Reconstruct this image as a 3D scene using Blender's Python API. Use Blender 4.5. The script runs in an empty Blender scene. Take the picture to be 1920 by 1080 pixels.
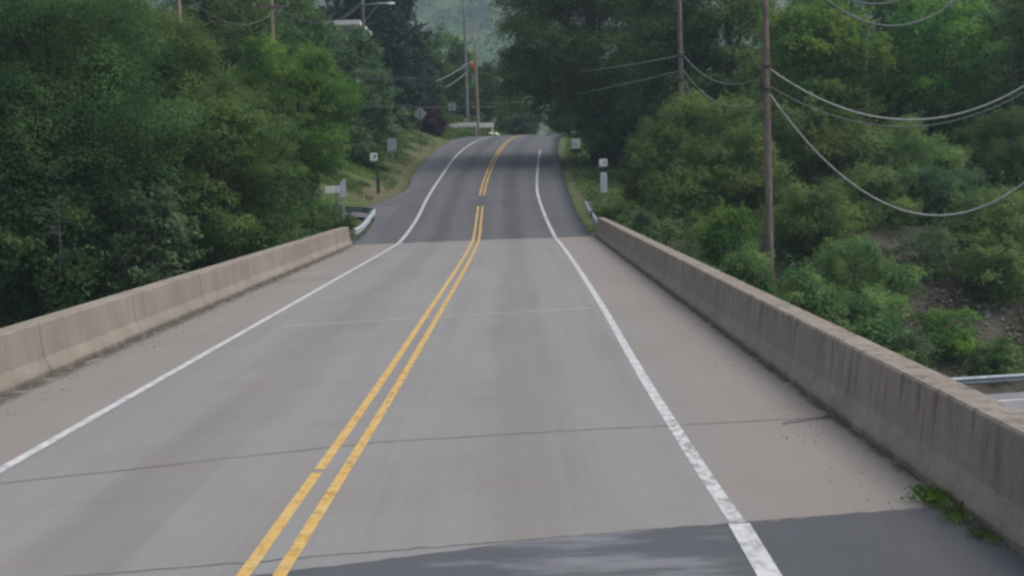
import bpy, math
import numpy as np
from mathutils import Matrix, Vector

# ------------------------------------------------------------------ scene / camera
scene = bpy.context.scene
COL = scene.collection
R_ = math.radians
F, CH = 2800.0, 2.8                      # focal length in pixels of a 1920 px wide frame, camera height
PITCH, YAW, ROLL = .0752, .0038, .03
CAMROT = Matrix.Rotation(YAW, 3, 'Z') @ Matrix.Rotation(math.pi/2-PITCH, 3, 'X') @ Matrix.Rotation(-ROLL, 3, 'Z')

cam_data = bpy.data.cameras.new('camera')
cam = bpy.data.objects.new('camera', cam_data)
COL.objects.link(cam)
cam.matrix_world = Matrix.Translation((0, 0, CH)) @ CAMROT.to_4x4()
cam_data.sensor_width = 36.0
cam_data.lens = 36.0*F/1920.0
cam_data.clip_start = .1
cam_data.clip_end = 6000
scene.camera = cam

def at(px, py, y):
    """world point seen at photo pixel (px,py) that lies at world distance y along the road"""
    d = CAMROT @ Vector(((px-960)/F, -(py-540)/F, -1))
    return Vector((d.x*y/d.y, y, CH + d.z*y/d.y))

# ------------------------------------------------------------------ light
world = bpy.data.worlds.new('World'); scene.world = world
world.use_nodes = True
wn = world.node_tree; wn.nodes.clear()
SUN_EL, SUN_AZ = R_(58), R_(100)         # azimuth clockwise from +Y
sky = wn.nodes.new('ShaderNodeTexSky'); sky.sky_type = 'NISHITA'; sky.sun_disc = False
sky.sun_elevation = SUN_EL; sky.sun_rotation = SUN_AZ
sky.air_density = 1.0; sky.dust_density = 3.0; sky.ozone_density = 1.0
hs = wn.nodes.new('ShaderNodeHueSaturation'); hs.inputs['Saturation'].default_value = .42
bg = wn.nodes.new('ShaderNodeBackground'); bg.inputs['Strength'].default_value = .14
wo = wn.nodes.new('ShaderNodeOutputWorld')
wn.links.new(sky.outputs[0], hs.inputs['Color']); wn.links.new(hs.outputs[0], bg.inputs['Color'])
wn.links.new(bg.outputs[0], wo.inputs['Surface'])
sl = bpy.data.lights.new('sun', 'SUN'); sl.energy = 1.55; sl.angle = R_(30); sl.color = (1, .95, .88)
so = bpy.data.objects.new('sun', sl); COL.objects.link(so)
sdir = Vector((math.sin(SUN_AZ)*math.cos(SUN_EL), math.cos(SUN_AZ)*math.cos(SUN_EL), math.sin(SUN_EL)))
so.rotation_euler = sdir.to_track_quat('Z', 'Y').to_euler()

vs = scene.view_settings
vs.view_transform = 'Standard'; vs.look = 'None'; vs.exposure = 0.43; vs.gamma = 1.0
scene.render.engine = 'CYCLES'
scene.cycles.use_denoising = True
scene.cycles.max_bounces = 6; scene.cycles.diffuse_bounces = 3; scene.cycles.transmission_bounces = 4
scene.cycles.transparent_max_bounces = 6; scene.cycles.volume_bounces = 0
scene.cycles.filter_width = 2.7          # the photograph is soft

# ------------------------------------------------------------------ materials
class NT:
    def __init__(s, name):
        s.m = bpy.data.materials.new(name); s.m.use_nodes = True
        s.t = s.m.node_tree; s.t.nodes.clear()
        s.out = s.t.nodes.new('ShaderNodeOutputMaterial')
    def n(s, typ, **kw):
        nd = s.t.nodes.new(typ)
        for k, v in kw.items(): setattr(nd, k, v)
        return nd
    def l(s, a, b): s.t.links.new(a, b)
    def coord(s, scale=(1, 1, 1), loc=(0, 0, 0)):
        tc = s.n('ShaderNodeTexCoord'); mp = s.n('ShaderNodeMapping')
        mp.inputs['Scale'].default_value = scale; mp.inputs['Location'].default_value = loc
        s.l(tc.outputs['Object'], mp.inputs['Vector']); return mp.outputs[0]
    def noise(s, vec, scale=1.0, detail=4, rough=.55, lo=.35, hi=.65):
        nz = s.n('ShaderNodeTexNoise'); nz.inputs['Scale'].default_value = scale
        nz.inputs['Detail'].default_value = detail; nz.inputs['Roughness'].default_value = rough
        s.l(vec, nz.inputs['Vector'])
        return s.ramp(nz.outputs[0], lo, hi)
    def ramp(s, val, lo, hi, a=0.0, b=1.0):
        mr = s.n('ShaderNodeMapRange'); mr.interpolation_type = 'SMOOTHSTEP'
        mr.inputs[1].default_value = lo; mr.inputs[2].default_value = hi
        mr.inputs[3].default_value = a; mr.inputs[4].default_value = b
        s.l(val, mr.inputs[0]); return mr.outputs[0]
    def math(s, op, a, b=None):
        m = s.n('ShaderNodeMath', operation=op)
        for i, x in enumerate((a, b)):
            if x is None: continue
            if isinstance(x, (int, float)): m.inputs[i].default_value = x
            else: s.l(x, m.inputs[i])
        return m.outputs[0]
    def mix(s, fac, a, b, typ='MIX'):
        m = s.n('ShaderNodeMix', data_type='RGBA', blend_type=typ)
        for i, x in ((0, fac), (6, a), (7, b)):
            if isinstance(x, (int, float)): m.inputs[i].default_value = x
            elif isinstance(x, tuple): m.inputs[i].default_value = (*x, 1)
            else: s.l(x, m.inputs[i])
        return m.outputs[2]
    def principled(s, color, rough=.9, metal=0.0, spec=.3, bump=None, bstr=.3, bdist=.01):
        p = s.n('ShaderNodeBsdfPrincipled')
        if isinstance(color, tuple): p.inputs['Base Color'].default_value = (*color, 1)
        else: s.l(color, p.inputs['Base Color'])
        if isinstance(rough, (int, float)): p.inputs['Roughness'].default_value = rough
        else: s.l(rough, p.inputs['Roughness'])
        p.inputs['Metallic'].default_value = metal
        p.inputs['Specular IOR Level'].default_value = spec
        if bump is not None:
            b = s.n('ShaderNodeBump'); b.inputs['Strength'].default_value = bstr; b.inputs['Distance'].default_value = bdist
            s.l(bump, b.inputs['Height']); s.l(b.outputs[0], p.inputs['Normal'])
        return p.outputs[0]
    def done(s, shader):
        s.l(shader, s.out.inputs['Surface']); return s.m

def leaf_mat(name, dark, light, scale=.55, trans=.48):
    t = NT(name)
    v = t.coord()
    big = t.noise(v, scale, 3, .6, .35, .66)
    geo = t.n('ShaderNodeNewGeometry')
    oi = t.n('ShaderNodeObjectInfo')
    k = t.math('ADD', t.math('MULTIPLY', big, .86), t.math('MULTIPLY', geo.outputs['Random Per Island'], .24))
    c = t.mix(t.ramp(k, .15, 1.0), dark, light)
    h = t.n('ShaderNodeHueSaturation')
    t.l(t.ramp(oi.outputs['Random'], 0, 1, .485, .515), h.inputs['Hue'])
    t.l(t.ramp(oi.outputs['Random'], 0, 1, .88, 1.12), h.inputs['Value'])
    t.l(c, h.inputs['Color'])
    d = t.n('ShaderNodeBsdfDiffuse'); tr = t.n('ShaderNodeBsdfTranslucent'); mx = t.n('ShaderNodeMixShader')
    t.l(h.outputs[0], d.inputs['Color']); t.l(h.outputs[0], tr.inputs['Color'])
    mx.inputs[0].default_value = trans
    t.l(d.outputs[0], mx.inputs[1]); t.l(tr.outputs[0], mx.inputs[2])
    return t.done(mx.outputs[0])

M = {}
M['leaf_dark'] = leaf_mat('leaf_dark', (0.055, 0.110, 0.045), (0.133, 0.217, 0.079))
M['leaf_mid'] = leaf_mat('leaf_mid', (0.074, 0.144, 0.052), (0.184, 0.282, 0.087))
M['leaf_bright'] = leaf_mat('leaf_bright', (0.072, 0.181, 0.045), (0.217, 0.350, 0.077))
M['leaf_shrub_lit'] = leaf_mat('leaf_shrub_lit', (0.093, 0.176, 0.066), (0.240, 0.337, 0.118), .8)  # paler copy of leaf_mid: the shrubs' stronger light is put into the colour
M['leaf_olive'] = leaf_mat('leaf_olive', (0.092, 0.150, 0.056), (0.217, 0.288, 0.095))
M['leaf_grey'] = leaf_mat('leaf_grey', (0.091, 0.148, 0.079), (0.181, 0.265, 0.129))
M['leaf_pine'] = leaf_mat('leaf_pine', (0.029, 0.053, 0.039), (0.059, 0.094, 0.064), .9, .12)
M['leaf_maroon'] = leaf_mat('leaf_maroon', (0.047, 0.020, 0.039), (0.098, 0.037, 0.063), .9, .2)
M['leaf_pale'] = leaf_mat('leaf_pale', (.095, .145, .085), (.17, .235, .135))
M['leaf_yellow'] = leaf_mat('leaf_yellow', (.12, .14, .05), (.21, .21, .075))
M['leaf_hill'] = leaf_mat('leaf_hill', (.03, .085, .04), (.15, .26, .06), .012, .2)
M['leaf_dry'] = leaf_mat('leaf_dry', (.075, .066, .05), (.13, .112, .085), .7, .15)
M['petal'] = leaf_mat('petal', (.45, .47, .42), (.7, .7, .65), 1, .3)

def bark(name, a, b):
    t = NT(name)
    v = t.coord((6, 6, .9))
    n = t.noise(v, 1.2, 5, .6, .3, .7)
    return t.done(t.principled(t.mix(n, a, b), .95, 0, .1, n, .5, .02))
M['bark'] = bark('bark', (.05, .04, .032), (.13, .105, .085))
M['bark_pale'] = bark('bark_pale', (.17, .14, .12), (.34, .3, .27))
M['bark_grey'] = bark('bark_grey', (.085, .072, .066), (.15, .128, .118))
M['pole_wood'] = bark('pole_wood', (.11, .084, .078), (.225, .18, .165))
M['pole_tan'] = bark('pole_tan', (.22, .165, .125), (.36, .28, .22))
M['pole_grey'] = bark('pole_grey', (.13, .135, .14), (.22, .225, .225))

def metal(name, a, b, rough=.55, met=.35):
    t = NT(name); n = t.noise(t.coord(), 5, 4, .6, .3, .7)
    return t.done(t.principled(t.mix(n, a, b), rough, met, .4))
M['galv'] = metal('galv', (.42, .44, .46), (.6, .62, .63))
M['galv_dull'] = metal('galv_dull', (.2, .24, .27), (.31, .345, .38), .6, .3)
M['steel_dark'] = metal('steel_dark', (.035, .037, .045), (.065, .066, .078), .7, .2)
M['sign_back'] = metal('sign_back', (.26, .275, .32), (.36, .375, .42), .6, .2)
M['post_green'] = metal('post_green', (.15, .2, .18), (.22, .27, .25), .7, .1)
M['wire'] = metal('wire', (.2, .21, .21), (.3, .31, .3), .5, .2)
M['wire_thin'] = metal('wire_thin', (.1, .11, .115), (.17, .18, .18), .6, .1)
def paint(name, a, b, rough=.6, scale=3):
    t = NT(name); n = t.noise(t.coord(), scale, 5, .6, .3, .75)
    return t.done(t.principled(t.mix(n, a, b), rough, 0, .3))
M['white_paint'] = paint('white_paint', (.78, .78, .75), (.6, .6, .57))
M['pale_panel'] = paint('pale_panel', (.84, .82, .78), (.72, .7, .67))
M['lavender_panel'] = paint('lavender_panel', (.72, .72, .78), (.6, .6, .66))
M['black_paint'] = paint('black_paint', (.02, .02, .022), (.04, .04, .042))
M['red_paint'] = paint('red_paint', (.55, .06, .035), (.42, .05, .035))
M['cream'] = paint('cream', (.62, .6, .48), (.5, .47, .38))
M['roof_dark'] = paint('roof_dark', (.02, .021, .025), (.035, .036, .042), .9, 6)
M['siding'] = paint('siding', (.55, .56, .56), (.42, .43, .44), .8, 2)
M['glass'] = paint('glass', (.03, .035, .045), (.06, .07, .085), .15, 1)

def concrete_barrier():
    t = NT('barrier_concrete')
    v = t.coord()
    big = t.noise(v, .8, 5, .6, .3, .7)
    fine = t.noise(v, 14, 5, .65, .3, .7)
    streak = t.noise(t.coord((1.3, 2.1, .10)), 2.6, 4, .7, .48, .72)
    drip = t.noise(t.coord((5, 3.2, .07), (3, 1, 0)), 1.6, 3, .6, .52, .7)
    c = t.mix(big, (0.220, 0.186, 0.154), (0.299, 0.256, 0.216))
    c = t.mix(t.math('MULTIPLY', fine, .35), c, (0.364, 0.323, 0.272))
    tc = t.n('ShaderNodeTexCoord'); sx = t.n('ShaderNodeSeparateXYZ'); t.l(tc.outputs['Object'], sx.inputs[0])
    zf = t.ramp(sx.outputs[2], .12, .72, .25, 1)
    c = t.mix(t.math('MULTIPLY', t.math('MULTIPLY', streak, zf), t.ramp(sx.outputs[0], -2, 2, .25, .78)), c, (0.116, 0.099, 0.084))
    c = t.mix(t.math('MULTIPLY', t.math('MULTIPLY', drip, zf), t.ramp(sx.outputs[0], -2, 2, .15, .85)), c, (0.095, 0.081, 0.070))
    low = t.math('MULTIPLY', t.ramp(sx.outputs[2], .0, .16, 1, 0), t.noise(v, 2.2, 4, .6, .25, .6))
    c = t.mix(t.math('MULTIPLY', low, .75), c, (0.104, 0.088, 0.072))
    return t.done(t.principled(c, .93, 0, .2, fine, .25, .01))
M['barrier'] = concrete_barrier()

def deck_mat():
    t = NT('deck_concrete')
    v = t.coord()
    tc = t.n('ShaderNodeTexCoord'); sx = t.n('ShaderNodeSeparateXYZ'); t.l(tc.outputs['Object'], sx.inputs[0])
    X = sx.outputs[0]
    big = t.noise(t.coord((.5, .16, 1)), 1.0, 5, .6, .3, .7)
    stre = t.noise(t.coord((3.2, .05, 1)), 1.0, 4, .6, .3, .7)
    tine = t.noise(t.coord((.35, 9.0, 1)), 1.0, 3, .6, .3, .7)
    fine = t.noise(v, 30, 4, .7, .3, .7)
    lane = t.mix(big, (.193, .177, .175), (.248, .227, .219))
    lane = t.mix(t.math('MULTIPLY', stre, .6), lane, (0.277, 0.279, 0.285))
    sh = t.mix(big, (0.237, 0.200, 0.187), (0.279, 0.241, 0.224))
    sh = t.mix(t.math('MULTIPLY', stre, .3), sh, (0.227, 0.198, 0.180))
    wob = t.math('MULTIPLY', t.math('SUBTRACT', t.noise(t.coord((.6, .25, 1)), 1, 3, .6, .2, .8), .5), .5)
    Xw = t.math('ADD', X, wob)
    mL = t.ramp(Xw, -5.5, -5.05, 1, 0); mR = t.ramp(Xw, 1.6, 2.15, 0, 1)
    c = t.mix(t.math('MAXIMUM', mL, mR), lane, sh)
    # tyre tracks: pale polished bands either side of a darker oil band
    def band(x0, w): 
        return t.ramp(t.math('ABSOLUTE', t.math('SUBTRACT', Xw, x0)), w*.3, w, 1, 0)
    oil = t.math('MAXIMUM', band(-3.5, .7), band(0, .7))
    c = t.mix(t.math('MULTIPLY', oil, .4), c, (0.164, 0.150, 0.139))
    pol = t.math('MAXIMUM', t.math('MAXIMUM', band(-4.4, .45), band(-2.6, .45)), t.math('MAXIMUM', band(-.85, .45), band(.9, .45)))
    c = t.mix(t.math('MULTIPLY', pol, .42), c, (0.249, 0.247, 0.249))
    c = t.mix(t.math('MULTIPLY', tine, .18), c, (0.293, 0.281, 0.271))
    pt = t.noise(t.coord((.35, .8, 1), (7, 2, 0)), 1.0, 5, .65, .46, .7)
    c = t.mix(t.math('MULTIPLY', pt, .38), c, (0.242, 0.195, 0.171))
    drip = t.math('MULTIPLY', t.noise(v, 7, 3, .6, .66, .74), t.math('ADD', .25, oil))
    c = t.mix(t.math('MULTIPLY', drip, .45), c, (0.095, 0.090, 0.085))
    grit = t.noise(v, 75, 2, .6, .3, .75)
    c = t.mix(t.math('MULTIPLY', grit, .28), c, (0.285, 0.275, 0.266))
    spot = t.noise(v, 2.3, 6, .7, .64, .78)
    c = t.mix(t.math('MULTIPLY', spot, .3), c, (0.124, 0.117, 0.113))
    c = t.mix(t.math('MULTIPLY', fine, .2), c, (0.176, 0.168, 0.164))
    return t.done(t.principled(c, .88, 0, .25, fine, .2, .004))
M['deck'] = deck_mat()

def asphalt(name, a, b, worn, wornamt, bands=None):
    t = NT(name)
    v = t.coord()
    tc = t.n('ShaderNodeTexCoord'); sx = t.n('ShaderNodeSeparateXYZ'); t.l(tc.outputs['Object'], sx.inputs[0])
    big = t.noise(t.coord((.5, .12, 1)), 1.0, 5, .6, .3, .7)
    fine = t.noise(v, 38, 4, .75, .25, .75)
    c = t.mix(big, a, b)
    w = t.noise(t.coord((.55, 1.5, 1), (2, .4, 0)), 1.0, 5, .62, .45, .62)
    if name == 'asphalt_near':     # worn pale scuffs lie in the driving lane only
        w = t.math('MULTIPLY', w, t.math('MULTIPLY', t.ramp(sx.outputs[0], -1.1, -.4, 0, 1), t.ramp(sx.outputs[0], 1.3, 1.7, 1, 0)))
    c = t.mix(t.math('MULTIPLY', w, wornamt), c, worn)
    if bands:
        at_ = t.n('ShaderNodeAttribute', attribute_name='across')
        Xw = t.math('ADD', at_.outputs['Fac'], t.math('MULTIPLY', t.math('SUBTRACT', t.noise(t.coord((.5, .07, 1)), 1, 3, .6, .2, .8), .5), .35))
        for x0, wd, col, amt in bands:
            m = t.ramp(t.math('ABSOLUTE', t.math('SUBTRACT', Xw, x0)), wd*.3, wd, 1, 0)
            c = t.mix(t.math('MULTIPLY', m, amt), c, col)
    c = t.mix(t.math('MULTIPLY', fine, .3), c, (.14, .14, .145))
    return t.done(t.principled(c, .86, 0, .3, fine, .35, .006))
M['asphalt_near'] = asphalt('asphalt_near', (.070, .071, .083), (.100, .100, .115), (.235, .235, .252), .78)
M['asphalt_far'] = asphalt('asphalt_far', (0.084, 0.083, 0.094), (0.111, 0.109, 0.119), (0.143, 0.143, 0.151), .3,
    [(-2.6, .5, (0.126, 0.124, 0.133), .6), (-.95, .5, (0.126, 0.124, 0.133), .5), (-1.75, .55, (0.063, 0.062, 0.069), .55), (1.75, .6, (0.059, 0.059, 0.066), .6), (0, .35, (0.063, 0.063, 0.070), .5), (.95, .45, (0.126, 0.124, 0.133), .45), (2.65, .5, (0.126, 0.124, 0.133), .5)])
M['drive'] = asphalt('drive', (0.118, 0.113, 0.122), (0.151, 0.144, 0.151), (0.185, 0.176, 0.176), .3)
M['highway'] = asphalt('highway', (0.218, 0.218, 0.231), (0.277, 0.277, 0.290), (0.336, 0.336, 0.336), .3)

def marking(name, a, b, wear_lo, wear_hi, chip=True):
    t = NT(name)
    v = t.coord()
    n = t.noise(t.coord((1, .6, 1)), 3, 4, .6, .3, .7)
    c = t.mix(n, a, b)
    p = t.principled(c, .7, 0, .3)
    chips = t.noise(t.coord((7, 3.0, 1)), 1.3, 6, .68, wear_lo-.03, wear_hi+.03)
    at_ = t.n('ShaderNodeAttribute', attribute_name='wear')
    fac = t.math('MULTIPLY', t.math('SUBTRACT', 1.0, chips), at_.outputs['Fac'])
    tr = t.n('ShaderNodeBsdfTransparent'); mx = t.n('ShaderNodeMixShader')
    t.l(fac, mx.inputs[0]); t.l(p, mx.inputs[1]); t.l(tr.outputs[0], mx.inputs[2])
    return t.done(mx.outputs[0])
M['yellow_line'] = marking('yellow_line', (.58, .35, .09), (.61, .42, .17), .34, .52)
M['white_line'] = marking('white_line', (.50, .50, .51), (.60, .60, .60), .34, .56)

def ground_mat():
    t = NT('ground')
    v = t.coord()
    n1 = t.noise(v, .25, 6, .6, .35, .65); n2 = t.noise(v, 1.7, 6, .65, .3, .7); n3 = t.noise(v, 9, 4, .7, .3, .7)
    grass = t.mix(n1, (.055, .095, .032), (.10, .135, .05))
    grass = t.mix(t.math('MULTIPLY', n2, .4), grass, (.15, .145, .075))
    soil = t.mix(n2, (.062, .052, .045), (.115, .098, .085))
    soil = t.mix(t.math('MULTIPLY', n3, .3), soil, (.17, .15, .135))
    dry = t.mix(n2, (.115, .10, .06), (.17, .145, .092))
    a1 = t.n('ShaderNodeAttribute', attribute_name='soil'); a2 = t.n('ShaderNodeAttribute', attribute_name='dry')
    k1 = t.ramp(t.math('ADD', a1.outputs['Fac'], t.math('MULTIPLY', t.math('SUBTRACT', n2, .5), .6)), .3, .7)
    k2 = t.ramp(t.math('ADD', a2.outputs['Fac'], t.math('MULTIPLY', t.math('SUBTRACT', n2, .5), .9)), .35, .75)
    c = t.mix(k2, t.mix(k1, grass, soil), dry)
    return t.done(t.principled(c, .97, 0, .1, n3, .5, .05))
M['ground'] = ground_mat()
t = NT('dirt')
n = t.noise(t.coord((2.2, .8, 1)), 2.2, 6, .7, .36, .56)
a_ = t.n('ShaderNodeAttribute', attribute_name='wear')
p = t.principled(t.mix(t.noise(t.coord(), 9, 4, .7), (.085, .08, .072), (.15, .138, .12)), .95, 0, .1)
tr = t.n('ShaderNodeBsdfTransparent'); mx = t.n('ShaderNodeMixShader')
t.l(t.math('MULTIPLY', n, a_.outputs['Fac']), mx.inputs[0]); t.l(tr.outputs[0], mx.inputs[1]); t.l(p, mx.inputs[2])
M['dirt'] = t.done(mx.outputs[0])
M['seam'] = paint('seam', (.09, .085, .082), (.14, .13, .125), .9, 4)
M['seam_pale'] = paint('seam_pale', (.42, .42, .42), (.36, .355, .35), .9, 4)
M['stone'] = paint('stone', (.17, .155, .145), (.25, .23, .22), .95, 3)

# ------------------------------------------------------------------ mesh helpers
class MB:
    def __init__(s): s.v, s.f = [], []
    def add(s, vs, fs):
        o = len(s.v); s.v += [tuple(x) for x in vs]; s.f += [tuple(i+o for i in f) for f in fs]; return s
    def box(s, x0, x1, y0, y1, z0, z1, b=0.0):
        if b <= 0:
            return s.add([(x, y, z) for z in (z0, z1) for y in (y0, y1) for x in (x0, x1)],
                  [(0, 2, 3, 1), (4, 5, 7, 6), (0, 1, 5, 4), (2, 6, 7, 3), (0, 4, 6, 2), (1, 3, 7, 5)])
        # bevelled box: rounded vertical section
        pts = [(x0+b, z0), (x1-b, z0), (x1, z0+b), (x1, z1-b), (x1-b, z1), (x0+b, z1), (x0, z1-b), (x0, z0+b)]
        return s.prism(pts, y0, y1)
    def prism(s, pts, y0, y1):          # (x,z) outline extruded along y
        n = len(pts)
        return s.add([(x, y0, z) for x, z in pts] + [(x, y1, z) for x, z in pts],
              [tuple(range(n)), tuple(range(2*n-1, n-1, -1))] + [(i, i+n, (i+1) % n+n, (i+1) % n) for i in range(n)])
    def obox(s, p, q, w, h):            # bar from p to q, w wide, h high
        p, q = Vector(p), Vector(q); d = (q-p).normalized()
        up = Vector((0, 0, 1)) if abs(d.z) < .95 else Vector((0, 1, 0))
        a = d.cross(up).normalized()*w/2; b = a.cross(d).normalized()*h/2
        vs = [p-a-b, p+a-b, p+a+b, p-a+b, q-a-b, q+a-b, q+a+b, q-a+b]
        return s.add(vs, [(3, 2, 1, 0), (4, 5, 6, 7), (0, 1, 5, 4), (1, 2, 6, 5), (2, 3, 7, 6), (3, 0, 4, 7)])
    def tube(s, pts, rad, n=8, cap=True):
        pts = [Vector(p) for p in pts]
        if isinstance(rad, (int, float)): rad = [rad]*len(pts)
        o = len(s.v); prev = None
        for i, p in enumerate(pts):
            d = (pts[min(i+1, len(pts)-1)]-pts[max(i-1, 0)]).normalized()
            ref = prev if prev is not None else (Vector((1, 0, 0)) if abs(d.x) < .8 else Vector((0, 0, 1)))
            b = d.cross(ref).normalized(); a = b.cross(d).normalized(); prev = a
            for k in range(n):
                t_ = 2*math.pi*k/n
                s.v.append(tuple(p + (a*math.cos(t_)+b*math.sin(t_))*rad[i]))
        for i in range(len(pts)-1):
            for k in range(n):
                s.f.append((o+i*n+k, o+i*n+(k+1) % n, o+(i+1)*n+(k+1) % n, o+(i+1)*n+k))
        if cap:
            s.f.append(tuple(o+k for k in range(n-1, -1, -1)))
            s.f.append(tuple(o+(len(pts)-1)*n+k for k in range(n)))
        return s
    def build(s, name, mat, parent=None, smooth=False, attrs=None):
        me = bpy.data.meshes.new(name); me.from_pydata(s.v, [], s.f); me.update()
        if smooth: me.polygons.foreach_set('use_smooth', [True]*len(me.polygons))
        if mat: me.materials.append(mat)
        for k, vals in (attrs or {}).items():
            at_ = me.attributes.new(k, 'FLOAT', 'POINT'); at_.data.foreach_set('value', vals)
        o = bpy.data.objects.new(name, me); COL.objects.link(o)
        if parent: o.parent = parent
        return o

def tag(o, label=None, cat=None, group=None, kind=None):
    if label: o['label'] = label
    if cat: o['category'] = cat
    if group: o['group'] = group
    if kind: o['kind'] = kind
    return o
def thing(name, label, cat, loc=(0, 0, 0), group=None, rz=0.0):
    o = bpy.data.objects.new(name, None); COL.objects.link(o)
    o.location = loc; o.rotation_euler = (0, 0, rz); o.empty_display_size = .3
    return tag(o, label, cat, group)

def np_mesh(name, co, mat, parent=None, quad=True):
    """co: (n,4,3) loose quads"""
    n = len(co); me = bpy.data.meshes.new(name)
    me.vertices.add(n*4); me.vertices.foreach_set('co', co.astype(np.float32).ravel())
    me.loops.add(n*4); me.loops.foreach_set('vertex_index', np.arange(n*4, dtype=np.int32))
    me.polygons.add(n)
    me.polygons.foreach_set('loop_start', np.arange(0, n*4, 4, dtype=np.int32))
    me.materials.append(mat); me.update(calc_edges=True)
    o = bpy.data.objects.new(name, me); COL.objects.link(o)
    if parent: o.parent = parent
    return o

def unit(a): return a/np.maximum(np.linalg.norm(a, axis=1, keepdims=True), 1e-9)
def leaf_quads(P, N, size, rng, aspect=.55):
    n = len(P)
    t = unit(np.cross(N, rng.normal(size=(n, 3)))); b = np.cross(N, t)
    s = size*rng.uniform(.65, 1.3, size=(n, 1))
    droop = N*s*.18
    return np.stack([P-t*s*.5-droop, P+b*s*aspect*.5, P+t*s*.5-droop, P-b*s*aspect*.5], 1)

# ------------------------------------------------------------------ ground shape
def hermite(xs, ys):
    xs, ys = np.array(xs, float), np.array(ys, float)
    m = np.gradient(ys, xs)
    def f(x):
        x = np.asarray(x, float); i = np.clip(np.searchsorted(xs, x)-1, 0, len(xs)-2)
        h = xs[i+1]-xs[i]; t = np.clip((x-xs[i])/h, 0, 1)
        return (2*t**3-3*t**2+1)*ys[i]+(t**3-2*t**2+t)*h*m[i]+(-2*t**3+3*t**2)*ys[i+1]+(t**3-t**2)*h*m[i+1]
    return f
SK = .21                                          # skew of the crossing
ZR = hermite([-300, 40, 66, 80, 93, 110, 120, 132, 148, 162, 180, 200, 260, 400, 600, 2000],
             [0, 0, 0, .6, 1.62, 3.05, 4.0, 5.12, 6.45, 7.12, 7.5, 7.6, 6.2, -2, -16, -16])
XC = hermite([-50, 11, 18, 28, 66, 80, 93, 110, 120, 132, 145, 160, 180, 200, 230],
             [-1.95, -1.885, -1.815, -1.77, -1.78, -1.95, -2.05, -1.9, -1.62, -1.15, -.35, 1.1, 4.2, 8.6, 17])
XL = hermite([66, 78, 82, 86, 90, 96, 110, 132, 150, 200], [-7.15, -7.5, -7.8, -8.9, -8.3, -7.35, -7.45, -6.95, -5.8, 3.0])
XRt = hermite([66, 93, 112, 135, 150, 200], [3.35, 3.4, 3.5, 3.95, 4.7, 14])
def sstep(a, b, x): 
    t = np.clip((x-a)/(b-a), 0, 1); return t*t*(3-2*t)
def ground_z(x, y):
    x = np.asarray(x, float); y = np.asarray(y, float)
    v = y-SK*x
    zr = ZR(y); yl = np.clip(y, 66, 200)
    dl = np.maximum(XL(yl)-x, 0); dr = np.maximum(x-XRt(yl), 0)
    ramp = sstep(84, 93, y)*(1-sstep(260, 420, y))
    z = zr + ramp*(.40*np.clip(dl-.8, 0, 6)+.30*np.clip(dl-6.8, 0, 34)) - .12*np.clip(dr, 0, 3)*(1-sstep(200, 300, y))
    z = z + (1-sstep(260, 420, y))*sstep(60, 90, y)*.10*np.clip(dr-7, 0, 90)
    far = sstep(620, 1150, y)
    z = z + far*230*(1+.10*np.sin(x*.011+1)+.06*np.sin(x*.031+y*.012))
    t = np.clip((v-53)/12, 0, 1); u = np.clip((24-v)/10, 0, 1)
    k = np.maximum(t, u)
    return -6+k*(z+6) - .06

# tensor grid
def steps(*segs):
    out = []
    for a, b, s in segs: out += list(np.arange(a, b, s))
    return np.array(out)
gx = steps((-1600, -300, 100), (-300, -80, 20), (-80, -30, 3), (-30, 40, 1), (40, 100, 4), (100, 300, 20), (300, 1601, 100))
gy = steps((-300, -40, 26), (-40, 10, 4), (10, 130, 1), (130, 240, 2.5), (240, 600, 20), (600, 1601, 50))
GX, GY = np.meshgrid(gx, gy, indexing='ij')
GZ = ground_z(GX, GY)
yl = np.clip(GY, 66, 200)
onroad = ((GX > XL(yl)-1.2) & (GX < XRt(yl)+.7) & (GY > 64) & (GY < 300)) | ((GX > -16) & (GX < 8) & (GY-SK*GX < 15))
GZ = np.where(onroad, GZ-.12, GZ)
nx, ny = GX.shape
idx = np.arange(nx*ny).reshape(nx, ny)
faces = np.stack([idx[:-1, :-1], idx[1:, :-1], idx[1:, 1:], idx[:-1, 1:]], -1).reshape(-1, 4)
vv = GY-SK*GX
soil = np.clip(sstep(50, 52, vv)*(1-sstep(66, 74, vv)), 0, 1)*np.where(GX > 3, 1, .7)
soil = np.maximum(soil, .55*((GX > 7) | (GX < -13.5)))
soil = np.maximum(soil, sstep(-11.5, -13.5, GX)*sstep(82, 88, GY)*(1-sstep(100, 110, GY))*.95)
soil = np.where(GY > 400, .0, soil)
dl_ = XL(yl)-GX; dr_ = GX-XRt(yl)
dry = np.maximum(np.exp(-((dl_-1.2)/1.4)**2), .8*np.exp(-((dr_-.9)/.8)**2))*sstep(86, 92, GY)*(1-sstep(140, 160, GY))
dry = np.maximum(.7*dry, np.exp(-((dl_-1.2)/1.8)**2)*np.exp(-((GY-95)/5)**2)*.95)
mb = MB(); mb.v = [tuple(p) for p in np.stack([GX, GY, GZ], -1).reshape(-1, 3)]; mb.f = [tuple(f) for f in faces]
tag(mb.build('ground', M['ground'], None, True, {'soil': soil.ravel(), 'dry': dry.ravel()}), kind='structure')
gz = lambda x, y: float(ground_z(x, y))

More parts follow.
